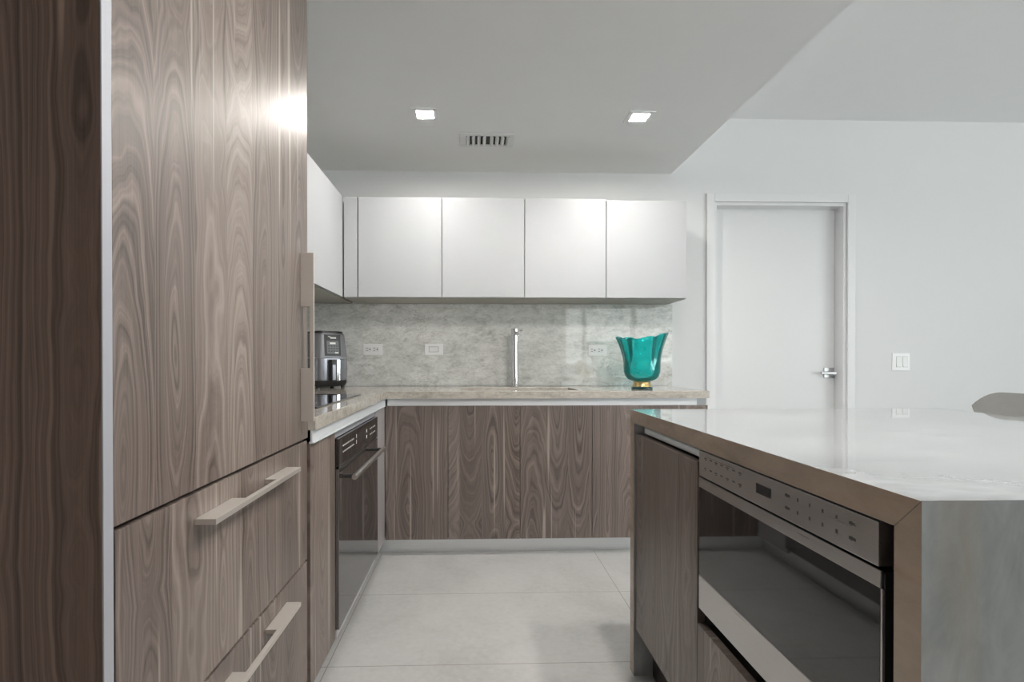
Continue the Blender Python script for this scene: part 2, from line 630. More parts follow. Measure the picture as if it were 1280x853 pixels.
holed_wall('wall_rear', 'Y', YR - 0.2, YR, XL, XR, REAR_PANES, REAR_Z)
holed_wall('wall_right', 'X', XR, XR + 0.2, YR - 0.2, YW + 0.18, SIDE_PANES, SIDE_Z)
window('window_1', 'Y', YR - 0.05, REAR_PANES, REAR_Z)
window('window_2', 'X', XR + 0.05, SIDE_PANES, SIDE_Z)

structure(B().box(XL, 1.28, -0.40, -0.25, 0, ZS).obj('wall_light_blocker', MT['nearw']))  # unseen wall added behind the camera to shade the surfaces near it

# door with casing and jamb
CW = 0.055
b = B()
b.box(DX0 - CW, DX0, YW - 0.018, YW - 0.001, 0, DZ1 + CW, 0.004)
b.box(DX1, DX1 + CW, YW - 0.018, YW - 0.001, 0, DZ1 + CW, 0.004)
b.box(DX0, DX1, YW - 0.018, YW - 0.001, DZ1, DZ1 + CW, 0.004)
b.box(DX0 + 0.0005, DX0 + 0.02, YW, YW + 0.16, 0, DZ1 - 0.0005)
b.box(DX1 - 0.02, DX1 - 0.0005, YW, YW + 0.16, 0, DZ1 - 0.0005)
b.box(DX0 + 0.02, DX1 - 0.02, YW, YW + 0.16, DZ1 - 0.02, DZ1 - 0.0005)
structure(b.obj('trim_1', MT['trimp']))
dr = structure(B().box(DX0 + 0.023, DX1 - 0.023, YW + 0.085, YW + 0.125, 0.006, DZ1 - 0.024, 0.002).obj('door_1', MT['doorp']))
hx = 2.485
h = B().box(hx - 0.036, hx + 0.036, YW + 0.077, YW + 0.0845, 0.962, 1.034, 0.002)
h.cyl((hx + 0.008, YW + 0.078, 0.996), (hx + 0.008, YW + 0.035, 0.996), 0.011)
h.box(hx - 0.088, hx + 0.022, YW + 0.028, YW + 0.040, 0.988, 1.005, 0.004)
h.obj('door_handle', MT['nickel'], dr, 'satin nickel lever handle on a square rose')
structure(B().box(DX1 + CW + 0.001, XR - 0.001, YW - 0.014, YW - 0.001, 0.0005, 0.09, 0.003).obj('baseboard_back', MT['trimp']))

# ------------------------------------------------------------------ ceiling fittings
cz = ZS - 0.0005
t = thing('recessed_downlight', (-0.252, 2.787, ZS), 'square recessed ceiling lamp left of the air vent, above the leftmost cabinet doors', 'ceiling light', 'recessed square ceiling lamps')
cx, cy = -0.252, 2.787
b = B()
o_, i_ = 0.066, 0.042
for (x0, x1, y0, y1) in ((-o_, o_, -o_, -i_), (-o_, o_, i_, o_), (-o_, -i_, -i_, i_), (i_, o_, -i_, i_)):
    b.box(cx + x0, cx + x1, cy + y0, cy + y1, cz - 0.006, cz)
b.obj('lamp_frame', MT['plastic'], t)
B().box(cx - i_, cx + i_, cy - i_, cy + i_, cz - 0.003, cz).obj('lamp_diffuser', MT['bulb'], t, 'glowing warm white diffuser')
dup(t, (1.107, 0, 0), 'square recessed ceiling lamp right of the air vent, nearer the ceiling edge')
for lx in (0.87, 1.30):  # added out-of-view lamps, extra fill light for the kitchen
    for ly in (-1.42, -1.75):
        dup(t, (lx, ly, 0), 'added out-of-view ceiling fill lamp over the island, %s row, %s' % ({-1.42: 'second', -1.75: 'third'}[ly], {0.87: 'aisle side', 1.30: 'outer side'}[lx]))

t = thing('air_vent', (0.072, 3.103, ZS), 'white rectangular ceiling air vent with slanted vanes between the lamps', 'vent')
b = B()
vx0, vx1, vy0, vy1 = -0.083, 0.226, 3.008, 3.194
ix0, ix1, iy0, iy1 = -0.046, 0.199, 3.040, 3.166
b.box(vx0, vx1, vy0, iy0, cz - 0.008, cz, 0.002)
b.box(vx0, vx1, iy1, vy1, cz - 0.008, cz, 0.002)
b.box(vx0, ix0, iy0, iy1, cz - 0.008, cz, 0.002)
b.box(ix1, vx1, iy0, iy1, cz - 0.008, cz, 0.002)
b.obj('vent_frame', MT['vent'], t)
B().box(ix0, ix1, iy0, iy1, cz - 0.0015, cz).obj('vent_shade_plate', MT['dark'], t, 'black plate painting the shade behind the vanes')  # flat black plate stands in for the shade inside the duct
for k in range(8):
    x = ix0 + 0.016 + k * (ix1 - ix0 - 0.03) / 7
    s = -0.011 if k < 4 else 0.011
    B().prism([(x - 0.004, cz - 0.0015), (x + 0.004, cz - 0.0015), (x + 0.004 + s, cz - 0.013), (x - 0.004 + s, cz - 0.013)],
              'Y', iy0, iy1).obj('vent_vane', MT['vent'], t)

# ------------------------------------------------------------------ back run: base cabinets
YF, ZD0, ZD1 = 3.012, 0.088, 0.832
units = [(-0.4965, -0.148, 'grey walnut base cabinet in the inner corner beside the oven', 'leftmost'),
         (-0.148, 0.254, 'grey walnut base cabinet below the left half of the sink', ''),
         (0.254, 0.659, 'grey walnut base cabinet below the right half of the sink', ''),
         (0.659, 1.317, 'wide grey walnut base cabinet at the right end, half hidden behind the island', '')]
for k, (x0, x1, lab, _) in enumerate(units):
    t = thing('base_cabinet', ((x0 + x1) / 2, 3.32, 0.0), lab, 'cabinet', 'base cabinets under the sink counter')
    B().box(x0 + 0.001, x1 - 0.001, YF + 0.024, YW - 0.002, 0.086, 0.66 if k in (1, 2) else 0.83).obj('cabinet_body', MT['wy'] if k == 3 else MT['carc'], t)
    if k == 3:
        xm = 0.985
        B().box(x0 + 0.0012, xm - 0.001, YF, YF + 0.022, ZD0, ZD1, 0.0012).obj('cabinet_door', MT['wx'], t)
        B().box(xm + 0.001, x1 - 0.0012, YF, YF + 0.022, ZD0, ZD1, 0.0012).obj('cabinet_door', MT['wx'], t)
    else:
        B().box(x0 + 0.0012, x1 - 0.0012, YF, YF + 0.022, ZD0, ZD1, 0.0012).obj('cabinet_door', MT['wx'], t)
t = B().box(-0.555, 1.30, YF + 0.055, YF + 0.068, 0.0005, 0.085).obj('plinth', MT['kick'], loc=(0.37, YF + 0.06, 0))
tag(t, 'pale aluminium recessed plinth running along the floor under the sink cabinets', 'plinth')
# finger channel under the worktop
b = B().box(-0.484, 1.254, YF + 0.003, YF + 0.012, 0.8335, 0.8735)
b.box(-0.484, 1.254, YF + 0.001, YF + 0.02, 0.8335, 0.8365)
t = tag(b.obj('finger_channel', MT['alu'], loc=(0.38, YF, 0.85)), 'long pale aluminium finger channel between the sink counter and the walnut doors', 'handle channel')
B().box(1.256, 1.312, YF + 0.014, YF + 0.020, 0.8335, 0.8735).obj('channel_end', MT['nickel'], t, 'open right end of the channel')

# worktop (L shape with sink cut-out)
SX0, SX1, SY0, SY1 = -0.080, 0.598, 3.085, 3.432
WZ0, WZ1, WF, WLX, WRX = 0.874, 0.914, 2.992, -0.483, 1.317
t = thing('worktop', (0.0, 3.3, WZ0), 'L-shaped beige quartzite worktop with sink cut-out along back and left', 'worktop')
b = B()
xs = [XL + 0.002, WLX, SX0, SX1, WRX]
ys = [WF, SY0, SY1, YW - 0.016]
bm = bmesh.new()
def quad_slab(x0, x1, y0, y1):
    b.box(x0, x1, y0, y1, WZ0, WZ1)
# outline as one polygon ring around the cut-out, built from a vertex grid so the slab is one piece
gx = sorted(set([XL + 0.002, WLX, SX0, SX1, WRX]))
gy = sorted(set([1.656, WF, SY0, SY1, YW - 0.016]))
tb = bmesh.new()
vt = {}
def V(i, j, z):
    key = (i, j, z)
    if key not in vt:
        vt[key] = tb.verts.new((gx[i], gy[j], z))
    return vt[key]
cells = set()
for i in range(len(gx) - 1):
    for j in range(len(gy) - 1):
        mx, my = (gx[i] + gx[i + 1]) / 2, (gy[j] + gy[j + 1]) / 2
        if my < WF and mx > WLX:
            continue
        if SX0 < mx < SX1 and SY0 < my < SY1:
            continue
        cells.add((i, j))
for (i, j) in cells:
    tb.faces.new((V(i, j, WZ1), V(i + 1, j, WZ1), V(i + 1, j + 1, WZ1), V(i, j + 1, WZ1)))
    tb.faces.new((V(i, j, WZ0), V(i, j + 1, WZ0), V(i + 1, j + 1, WZ0), V(i + 1, j, WZ0)))
    for (di, dj, a, c) in ((-1, 0, (i, j), (i, j + 1)), (1, 0, (i + 1, j + 1), (i + 1, j)), (0, -1, (i + 1, j), (i, j)), (0, 1, (i, j + 1), (i + 1, j + 1))):
        if (i + di, j + dj) not in cells:
            tb.faces.new((V(*a, WZ0), V(*c, WZ0), V(*c, WZ1), V(*a, WZ1)))
bmesh.ops.recalc_face_normals(tb, faces=tb.faces)
sharp = [e for e in tb.edges if len(e.link_faces) == 2 and e.calc_face_angle() > 1.0 and all(abs(v.co.z - WZ1) < 1e-5 for v in e.verts)]
bmesh.ops.bevel(tb, geom=sharp, offset=0.003, segments=2, profile=0.5, affect='EDGES')
b._take(tb, 0)
b.obj('worktop_slab', MT['sy'], t)

# sink
t = thing('undermount_sink', (0.26, 3.26, 0.70), 'steel undermount sink let into the quartzite worktop before the tap', 'sink')
b = B()
e = 0.012
b.box(SX0 - e, SX1 + e, SY0 - e, SY0 - 0.001, 0.68, WZ0 - 0.001)
b.box(SX0 - e, SX1 + e, SY1 + 0.001, SY1 + e, 0.68, WZ0 - 0.001)
b.box(SX0 - e, SX0 - 0.001, SY0 - 0.001, SY1 + 0.001, 0.68, WZ0 - 0.001)
b.box(SX1 + 0.001, SX1 + e, SY0 - 0.001, SY1 + 0.001, 0.68, WZ0 - 0.001)
b.box(SX0 - e, SX1 + e, SY0 - e, SY1 + e, 0.668, 0.68)
b.obj('sink_basin', MT['steel'], t)
B().cyl((0.26, 3.27, 0.6805), (0.26, 3.27, 0.686), 0.045, bev=0.002).obj('sink_drain', MT['chrome'], t)

# backsplash
t = B().prism([(XL + 0.002, YW - 0.001), (XL + 0.002, 1.657), (XL + 0.014, 1.657), (XL + 0.014, YW - 0.014), (1.338, YW - 0.014), (1.338, YW - 0.001)],
              'Z', WZ1 + 0.001, 1.4625).obj('backsplash', MT['sx'], loc=(0.1, YW - 0.007, WZ1))
tag(t, 'grey-green quartzite backsplash slab between worktop and wall cabinets', 'backsplash')
YB = YW - 0.014

# wall sockets and switch on the backsplash
def wall_plate(x0, x1, z0, z1, y, label, cat, name, group=None):
    t = thing(name, ((x0 + x1) / 2, y, (z0 + z1) / 2), label, cat, group)
    B().box(x0, x1, y - 0.007, y - 0.0002, z0, z1, 0.002).obj('wall_plate', MT['plastic'], t)
    return t

sock = wall_plate(-0.738, -0.612, 1.122, 1.196, YB, 'white double socket on the backsplash beside the air fryer', 'socket', 'power_socket', 'white sockets on the backsplash')
zc = 1.159
for s in (-0.029, 0.019):
    xc = -0.675 + s
    q = B().box(xc - 0.022, xc + 0.022, YB - 0.0085, YB - 0.0068, zc - 0.0165, zc + 0.0165, 0.0008)
    q.box(xc - 0.014, xc - 0.003, YB - 0.0088, YB - 0.0083, zc + 0.006, zc + 0.009, mi=1)
    q.box(xc - 0.014, xc - 0.003, YB - 0.0088, YB - 0.0083, zc - 0.009, zc - 0.006, mi=1)
    q.cyl((xc + 0.010, YB - 0.0083, zc), (xc + 0.010, YB - 0.0089, zc), 0.0045, mi=1, seg=12)
    q.obj('receptacle', [MT['rocker'], MT['slot']], sock)
dup(sock, (1.503, 0, -0.006), 'white double socket on the backsplash between the tap and the teal vase')
sw = wall_plate(-0.332, -0.211, 1.122, 1.196, YB, 'white horizontal wall switch on the backsplash left of the tap', 'switch', 'wall_switch')
q = B().box(-0.304, -0.239, YB - 0.0078, YB - 0.0068, 1.141, 1.177, mi=1)
q.prism([(-0.302, YB - 0.0075), (-0.241, YB - 0.0075), (-0.241, YB - 0.010), (-0.2715, YB - 0.0085), (-0.302, YB - 0.012)], 'Z', 1.143, 1.175)
q.obj('rocker', [MT['rocker'], MT['slot']], sw)

lsw = wall_plate(2.872, 2.995, 1.014, 1.133, YW, 'white two-gang rocker switch on the white wall right of the door', 'switch', 'light_switch')
for xc in (2.917, 2.962):
    q = B().box(xc - 0.0185, xc + 0.0185, YW - 0.0078, YW - 0.0068, 1.038, 1.112, mi=1)
    q.prism([(YW - 0.0074, 1.040), (YW - 0.012, 1.040), (YW - 0.0085, 1.075), (YW - 0.0095, 1.110), (YW - 0.0074, 1.110)], 'X', xc - 0.0165, xc + 0.0165)
    q.obj('rocker', [MT['rocker'], MT['under']], lsw)

# tap
fx, fy = 0.262, 3.515
t = thing('kitchen_tap', (fx, fy, WZ1), 'slim chrome column tap standing behind the sink', 'tap')
b = B().cyl((fx, fy, WZ1 + 0.0003), (fx, fy, WZ1 + 0.008), 0.028, bev=0.002)
b.cyl((fx, fy, WZ1 + 0.007), (fx, fy, 1.262), 0.0245, seg=32)
b.obj('tap_column', MT['chrome'], t)
b = B().cyl((fx, fy, 1.262), (fx, fy, 1.292), 0.0262, seg=32, bev=0.002)
b.obj('tap_head', MT['chrome'], t)
b = B().cyl((fx + 0.002, fy - 0.018, 1.262), (fx + 0.002, fy - 0.215, 1.252), 0.0125, seg=24, bev=0.002)
b.cyl((fx + 0.002, fy - 0.200, 1.252), (fx + 0.002, fy - 0.200, 1.237), 0.0105, seg=20)
b.obj('tap_spout', MT['chrome'], t)
b = B().cyl((fx + 0.022, fy, 1.278), (fx + 0.05, fy, 1.282), 0.006, seg=16)
b.obj('tap_lever', MT['chrome'], t)

# teal vase
vx, vy = 0.996, 3.19
t = thing('glass_vase', (vx, vy, WZ1), 'teal glass vase with ruffled rim and gold foot on the worktop', 'vase')
z0 = WZ1 + 0.0005
def oct_ring(r, z, n=48, sq=0.0):
    return [Vector((vx + r * math.cos(2 * PI * k / n), vy + r * math.sin(2 * PI * k / n), z)) for k in range(n)]
b = B().loops([oct_ring(r, z) for r, z in ((0.060, z0), (0.0625, z0 + 0.003), (0.0625, z0 + 0.011), (0.058, z0 + 0.015))])
b.obj('vase_base', MT['darkglass'], t, 'dark round glass base disc')
b = B().loops([oct_ring(r, z) for r, z in ((0.055, z0 + 0.0155), (0.055, z0 + 0.020), (0.050, z0 + 0.030), (0.049, z0 + 0.040), (0.053, z0 + 0.046))])
b.obj('vase_foot', MT['gold'], t, 'gilded foot ring under the bowl')
prof = [(0.030, 0.0465), (0.060, 0.050), (0.082, 0.060), (0.097, 0.078), (0.105, 0.100), (0.107, 0.125), (0.107, 0.150),
        (0.109, 0.175), (0.113, 0.200), (0.119, 0.225), (0.126, 0.250), (0.134, 0.275), (0.142, 0.298), (0.148, 0.312)]
NR = 112
def ruffle(r, h, inner):
    out = []
    f = max(0.0, (h - 0.10) / 0.212)
    amp = 0.095 * f ** 1.2
    for k in range(NR):
        a = 2 * PI * k / NR
        w = math.cos(9 * a + 0.9) + 0.30 * math.cos(4 * a + 2.0) + 0.25 * math.cos(13 * a)
        rr = (r - inner) * (1 + amp * (w - 0.15) * 0.62)
        lift = f * f * (0.012 * math.cos(a - 0.2) + 0.008 * math.cos(2 * a + 1.0) + 0.005 * math.cos(9 * a + 2.2))
        out.append(Vector((vx + rr * math.cos(a), vy + rr * math.sin(a), z0 + h + lift)))
    return out
outer = [ruffle(r, h, 0.0) for r, h in prof]
inner = [ruffle(r, h + (0.004 if k < 2 else 0.0), 0.0042) for k, (r, h) in enumerate(prof)]
B().loops(outer + inner[::-1], cap0=True, cap1=True).obj('vase_bowl', MT['teal'], t, smooth=60)

# ------------------------------------------------------------------ wall cabinets
UZ0, UZ1, UY = 1.467, 2.069, 3.277
ulabs = ['white wall cabinet, first full door from the corner, under the left lamp',
         'white wall cabinet second of the four in the row, directly above the tap',
         'white wall cabinet third of the four in the row, just right of the tap',
         'white wall cabinet at the right end of the row above the teal vase']
ue = [-0.700, -0.197, 0.304, 0.803, 1.297]
for k in range(4):
    x0, x1 = ue[k], ue[k + 1]
    t = thing('wall_cabinet', ((x0 + x1) / 2, 3.46, UZ0), ulabs[k], 'cabinet', 'white wall cabinets above the backsplash')
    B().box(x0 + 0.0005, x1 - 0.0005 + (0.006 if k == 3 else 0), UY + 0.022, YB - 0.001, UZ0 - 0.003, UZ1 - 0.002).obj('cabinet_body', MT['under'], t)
    z1 = UZ1 - (0.008 if k == 3 else 0.0)
    B().box(x0 + 0.002, x1 - 0.002, UY, UY + 0.019, UZ0, z1, 0.0015).obj('cabinet_door', MT['lac'], t)
t = thing('corner_filler_panel', (-0.742, 3.30, UZ0), 'narrow white filler panel in the inner corner of the wall cabinets', 'panel')
B().box(-0.785, -0.7045, UY + 0.003, UY + 0.020, UZ0, UZ1, 0.001).obj('filler_front', MT['lac'], t)
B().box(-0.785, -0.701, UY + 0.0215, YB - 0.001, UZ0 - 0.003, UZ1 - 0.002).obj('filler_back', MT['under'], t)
t = thing('wall_cabinet', (-0.96, 2.5, UZ0), 'white wall cabinet on the left wall, partly hidden behind the refrigerator', 'cabinet', 'white wall cabinets above the backsplash')
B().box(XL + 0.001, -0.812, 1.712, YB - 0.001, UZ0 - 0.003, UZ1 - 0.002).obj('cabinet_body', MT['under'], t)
B().box(-0.810, -0.790, 2.497, UY - 0.002, UZ0, UZ1, 0.0015).obj('cabinet_door', MT['lac'], t)
B().box(-0.810, -0.790, 1.714, 2.493, UZ0, UZ1, 0.0015).obj('cabinet_door', MT['lac'], t)

# ------------------------------------------------------------------ left run
XF = -0.498
t = thing('tall_end_panel', (-0.82, 0.757, 0.0), 'dark walnut end panel nearest the camera, covering the refrigerator side', 'panel')
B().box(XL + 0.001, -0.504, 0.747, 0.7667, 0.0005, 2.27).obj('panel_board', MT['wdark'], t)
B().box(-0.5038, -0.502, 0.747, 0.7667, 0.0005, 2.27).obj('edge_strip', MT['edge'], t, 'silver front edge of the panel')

FX = -0.5035
t = thing('refrigerator', (-0.83, 1.25, 0.0), 'tall built-in refrigerator faced with grey walnut door and two drawers', 'refrigerator')
B().box(XL + 0.001, FX - 0.024, 0.769, 1.650, 0.06, 2.27).obj('refrigerator_body', MT['carc'], t)

def pull_flat(y0, y1, z, parent):
    """horizontal pull: flat plate with a finger notch behind its middle"""
    x0, x1, x2 = FX + 0.0005, FX + 0.028, FX + 0.039
    L = 0.150
    pts = [(x0, y0), (x2, y0), (x2, y1), (x0, y1), (x0, y1 - L), (x1, y1 - L), (x1, y0 + L), (x0, y0 + L)]
    B().prism(pts, 'Z', z - 0.006, z + 0.005, 0.0008).obj('pull_handle', MT['pull'], parent, 'champagne aluminium pull')

d = B().box(FX - 0.021, FX, 0.7697, 1.650, 0.8525, 2.267, 0.0015).obj('refrigerator_door', MT['wy'], t)
pts = [(FX + 0.0005, 0.9085), (FX + 0.038, 0.9085), (FX + 0.038, 1.3975), (FX + 0.0005, 1.3975), (FX + 0.0005, 1.242), (FX + 0.027, 1.242), (FX + 0.027, 1.0637), (FX + 0.0005, 1.0637)]
B().prism(pts, 'Y', 1.581, 1.591, 0.0008).obj('pull_handle', MT['pull'], d, 'upright champagne aluminium pull')
d = B().box(FX - 0.021, FX, 0.7726, 1.641, 0.4885, 0.8457, 0.0015).obj('refrigerator_drawer', MT['wy'], t, 'upper freezer drawer front')
pull_flat(0.9855, 1.461, 0.796, d)
d = B().box(FX - 0.021, FX, 0.7726, 1.641, 0.12, 0.4826, 0.0015).obj('refrigerator_drawer', MT['wy'], t, 'lower freezer drawer front')
pull_flat(0.9855, 1.461, 0.434, d)

t = thing('slim_cabinet', (-0.8, 1.83, 0.0), 'narrow walnut base cabinet between the refrigerator and the oven', 'cabinet')
B().box(XL + 0.001, XF - 0.022, 1.657, 1.945, 0.088, 0.832).obj('cabinet_body', MT['carc'], t)
B().box(XF - 0.02, XF, 1.654, 1.946, 0.088, 0.832, 0.001).obj('cabinet_door', MT['wy'], t)
B().box(XL + 0.001, XF - 0.022, 1.6525, 1.6555, 0.0005, 0.832).obj('side_panel', MT['edge'], t)

# oven
t = thing('built_in_oven', (-0.8, 2.34, 0.1), 'black glass built-in oven under the cooktop on the left', 'oven')
OY0, OY1, OX = 1.952, 2.728, -0.486
B().box(XL + 0.05, OX - 0.026, OY0 + 0.006, OY1 - 0.006, 0.105, 0.80, mi=0).obj('oven_body', MT['blk'], t)
b = B().box(OX - 0.025, OX, OY0, OY1, 0.702, 0.804, 0.002)
for r_, zz in ((0, 0.768), (1, 0.745)):
    for k in range(9):
        y = OY0 + 0.06 + k * 0.021
        b.box(OX, OX + 0.0004, y, y + 0.011, zz, zz + 0.0055, mi=1)
    b.box(OX, OX + 0.0004, OY0 + 0.285, OY0 + 0.293, zz - 0.002, zz + 0.014, mi=1)
for yy in (0.50, 0.58, 0.615, 0.65, 0.685):
    for zz in (0.768, 0.742):
        if yy == 0.50:
            b.cyl((OX, OY0 + yy, zz), (OX + 0.0004, OY0 + yy, zz), 0.008, mi=1, seg=14)
        else:
            b.box(OX, OX + 0.0004, OY0 + yy, OY0 + yy + 0.014, zz - 0.003, zz + 0.003, mi=1)
b.obj('control_panel', [MT['blackglass'], MT['legend']], t)
B().box(OX - 0.0005, OX + 0.001, OY0, OY1, 0.6985, 0.7012).obj('trim_bar', MT['nickel'], t, 'bright trim line under the control panel')
d = B().box(OX - 0.025, OX, OY0, OY1, 0.118, 0.697, 0.002).obj('oven_door', MT['mirrorglass'], t)
b = B().cyl((-0.441, OY0 + 0.045, 0.657), (-0.441, OY1 - 0.085, 0.657), 0.0105, seg=20, bev=0.002)
b.obj('handle_bar', MT['steel'], d, 'round steel handle bar')
for y in (OY0 + 0.07, OY1 - 0.11):
    B().cyl((OX + 0.0002, y, 0.657), (-0.4505, y, 0.657), 0.008, seg=16).obj('handle_post', MT['blk'], d, 'black post')
B().box(OX - 0.03, OX - 0.008, OY0 + 0.002, OY1 - 0.03, 0.088, 0.115, 0.002).obj('oven_trim', MT['kick'], t, 'pale trim strip below the door')

t = thing('oven_filler_panel', (XF - 0.01, 2.87, 0.09), 'narrow pale grey filler panel right of the oven in the corner', 'panel')
B().box(XF - 0.018, XF, 2.732, YF - 0.002, 0.09, 0.832, 0.001).obj('filler_board', MT['fill'], t)
B().box(XF - 0.018, XF - 0.002, OY0, 2.7285, 0.8065, 0.832).obj('filler_rail', MT['edge'], t, 'rail above the oven')
t = B().box(-0.566, -0.554, 1.656, YF + 0.05, 0.0005, 0.085).obj('plinth', MT['kick'], loc=(-0.56, 2.3, 0))
tag(t, 'pale aluminium recessed plinth below the oven along the left run', 'plinth')
b = B().box(XF + 0.000, XF + 0.006, 1.656, YF - 0.012, 0.838, 0.8735)
b.box(XF - 0.004, XF + 0.011, 1.656, YF - 0.012, 0.8335, 0.8375)
tag(b.obj('finger_channel', MT['aluy'], loc=(XF, 2.3, 0.85)), 'pale aluminium finger channel above the oven under the left counter edge', 'handle channel')

# cooktop
t = thing('cooktop', (-0.82, 2.32, WZ1), 'black glass induction cooktop lying flush on the left counter', 'cooktop')
b = B().box(-1.075, -0.562, 1.942, 2.702, WZ1 + 0.0003, WZ1 + 0.0055, 0.0012)
for (x, y, r) in ((-0.95, 2.12, 0.085), (-0.95, 2.50, 0.105), (-0.69, 2.12, 0.075), (-0.69, 2.50, 0.085)):
    n = 40
    ro = [Vector((x + r * math.cos(2 * PI * k / n), y + r * math.sin(2 * PI * k / n), WZ1 + 0.0057)) for k in range(n)]
    ri = [Vector((x + (r - .002) * math.cos(2 * PI * k / n), y + (r - .002) * math.sin(2 * PI * k / n), WZ1 + 0.0057)) for k in range(n)]
    b.loops([ri, ro], mi=1, cap0=False, cap1=False)
b.obj('glass_top', [MT['blackglass'], MT['legendd']], t)

# air fryer -------------------------------------------------------
ax, ay, arot = -0.945, 3.455, math.radians(-0)
t = thing('air_fryer', (ax, ay, WZ1), 'dark grey air fryer with control panel in the counter corner', 'air fryer')
TW = math.radians(38)      # the front is turned towards the room
def fr(hw, hd, z, n=56, p=3.6):
    out = []
    for k in range(n):
        a = 2 * PI * k / n
        c, s = math.cos(a), math.sin(a)
        lx = hw * math.copysign(abs(c) ** (2 / p), c)
        ly = hd * math.copysign(abs(s) ** (2 / p), s)
        out.append(Vector((lx, ly, z)))
    return out
def place(v):
    x, y, z = v
    return Vector((ax + x * math.cos(TW) - y * math.sin(TW), ay + x * math.sin(TW) + y * math.cos(TW), WZ1 + z))
def frl(levels, mi=0, b=None):
    b = b or B()
    return b.loops([[place(p) for p in fr(hw, hd, z)] for hw, hd, z in levels], mi)
def fbox(b, x0, x1, y0, y1, z0, z1, mi=0, bev=0.0):
    tmp = B().box(x0, x1, y0, y1, z0, z1, bev)
    for v in tmp.bm.verts:
        v.co = place(v.co)
    for f in tmp.bm.faces:
        f.material_index = mi
    me = bpy.data.meshes.new('tmp')
    tmp.bm.to_mesh(me)
    tmp.bm.free()
    b.bm.from_mesh(me)
    bpy.data.meshes.remove(me)
    return b
frl([(0.108, 0.108, 0.012), (0.116, 0.116, 0.03), (0.118, 0.118, 0.049)]).obj('fryer_base', MT['blk'], t)
for (x, y) in ((-0.08, -0.08), (0.08, -0.08), (-0.08, 0.08), (0.08, 0.08)):
    B().cyl(place((x, y, 0.0004)), place((x, y, 0.013)), 0.012, seg=14).obj('foot', MT['blk'], t)
frl([(0.1175, 0.1175, 0.050), (0.119, 0.119, 0.12), (0.1185, 0.1185, 0.184)]).obj('fryer_basket', MT['fryg'], t, 'glossy lower basket drawer')
b = B()
fbox(b, -0.026, 0.026, -0.160, -0.1175, 0.045, 0.178, 0, 0.006)
h = b.obj('basket_handle', MT['blk'], t)
b = B()
fbox(b, 0.006, 0.0265, -0.1645, -0.1605, 0.047, 0.176, 0, 0.0015)
fbox(b, -0.020, 0.000, -0.1620, -0.1605, 0.052, 0.145, 1, 0.0005)
b.obj('handle_face', [MT['chrome'], MT['fryg']], h, 'chrome face of the handle')
frl([(0.1185, 0.1185, 0.187), (0.116, 0.116, 0.22), (0.109, 0.109, 0.29), (0.104, 0.104, 0.332), (0.098, 0.098, 0.340)]).obj('fryer_body', MT['fry'], t)
frl([(0.096, 0.096, 0.3405), (0.094, 0.094, 0.352), (0.070, 0.070, 0.3565)]).obj('fryer_lid', MT['blk'], t, 'black raised top')
# tilted control panel on the front
def slope_y(z):
    for (w0, z0_), (w1, z1_) in (((0.1185, 0.187), (0.116, 0.22)), ((0.116, 0.22), (0.109, 0.29)), ((0.109, 0.29), (0.104, 0.332))):
        if z <= z1_ + 1e-6:
            return -(w0 + (w1 - w0) * (z - z0_) / (z1_ - z0_))
    return -0.104
def panel(b, x0, x1, z0, z1, lift, mi):
    n = 8
    rows = []
    for k in range(n + 1):
        z = z0 + (z1 - z0) * k / n
        rows.append([place((x0, slope_y(z) - lift, z)), place((x1, slope_y(z) - lift, z))])
    return b.grid(rows, mi, 0.0014)
b = B()
panel(b, -0.052, 0.052, 0.200, 0.331, 0.0016, 0)
panel(b, -0.038, 0.038, 0.212, 0.292, 0.0034, 1)
panel(b, -0.018, 0.018, 0.272, 0.282, 0.0052, 2)
for i in range(4):
    for j in range(3):
        panel(b, -0.030 + i * 0.017, -0.021 + i * 0.017, 0.225 + j * 0.016, 0.232 + j * 0.016, 0.0052, 3)
panel(b, 0.012, 0.034, 0.215, 0.222, 0.0052, 2)
for i, (x, w, z) in enumerate(((-0.028, 0.012, 0.318), (-0.020, 0.010, 0.313), (-0.012, 0.008, 0.306), (-0.002, 0.007, 0.306), (0.007, 0.007, 0.306), (0.016, 0.007, 0.306))):
    panel(b, x, x + w, z, z + (0.003 if i < 2 else 0.009), 0.0040, 2)
b.obj('control_panel', [MT['blk'], MT['fscr'], MT['legend'], MT['blk']], t)

# ------------------------------------------------------------------ island
IX0, IX1, IY0, IY1, TH = 0.546, 1.655, 0.643, 1.880, 0.044
t = thing('island_worktop', (1.1, 1.26, 0.0), 'pale veined quartzite island counter with waterfall ends', 'worktop')
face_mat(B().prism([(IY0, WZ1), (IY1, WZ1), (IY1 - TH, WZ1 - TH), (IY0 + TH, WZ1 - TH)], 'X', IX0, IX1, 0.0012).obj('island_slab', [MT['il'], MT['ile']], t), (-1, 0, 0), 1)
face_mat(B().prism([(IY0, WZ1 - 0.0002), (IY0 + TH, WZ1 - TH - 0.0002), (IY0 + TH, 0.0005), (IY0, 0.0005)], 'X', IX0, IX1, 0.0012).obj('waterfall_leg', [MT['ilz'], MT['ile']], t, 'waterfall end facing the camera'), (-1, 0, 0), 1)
face_mat(B().prism([(IY1, WZ1 - 0.0002), (IY1, 0.0005), (IY1 - TH, 0.0005), (IY1 - TH, WZ1 - TH - 0.0002)], 'X', IX0, IX1, 0.0012).obj('waterfall_leg', [MT['ilz'], MT['ile']], t, 'far waterfall end'), (-1, 0, 0), 1)

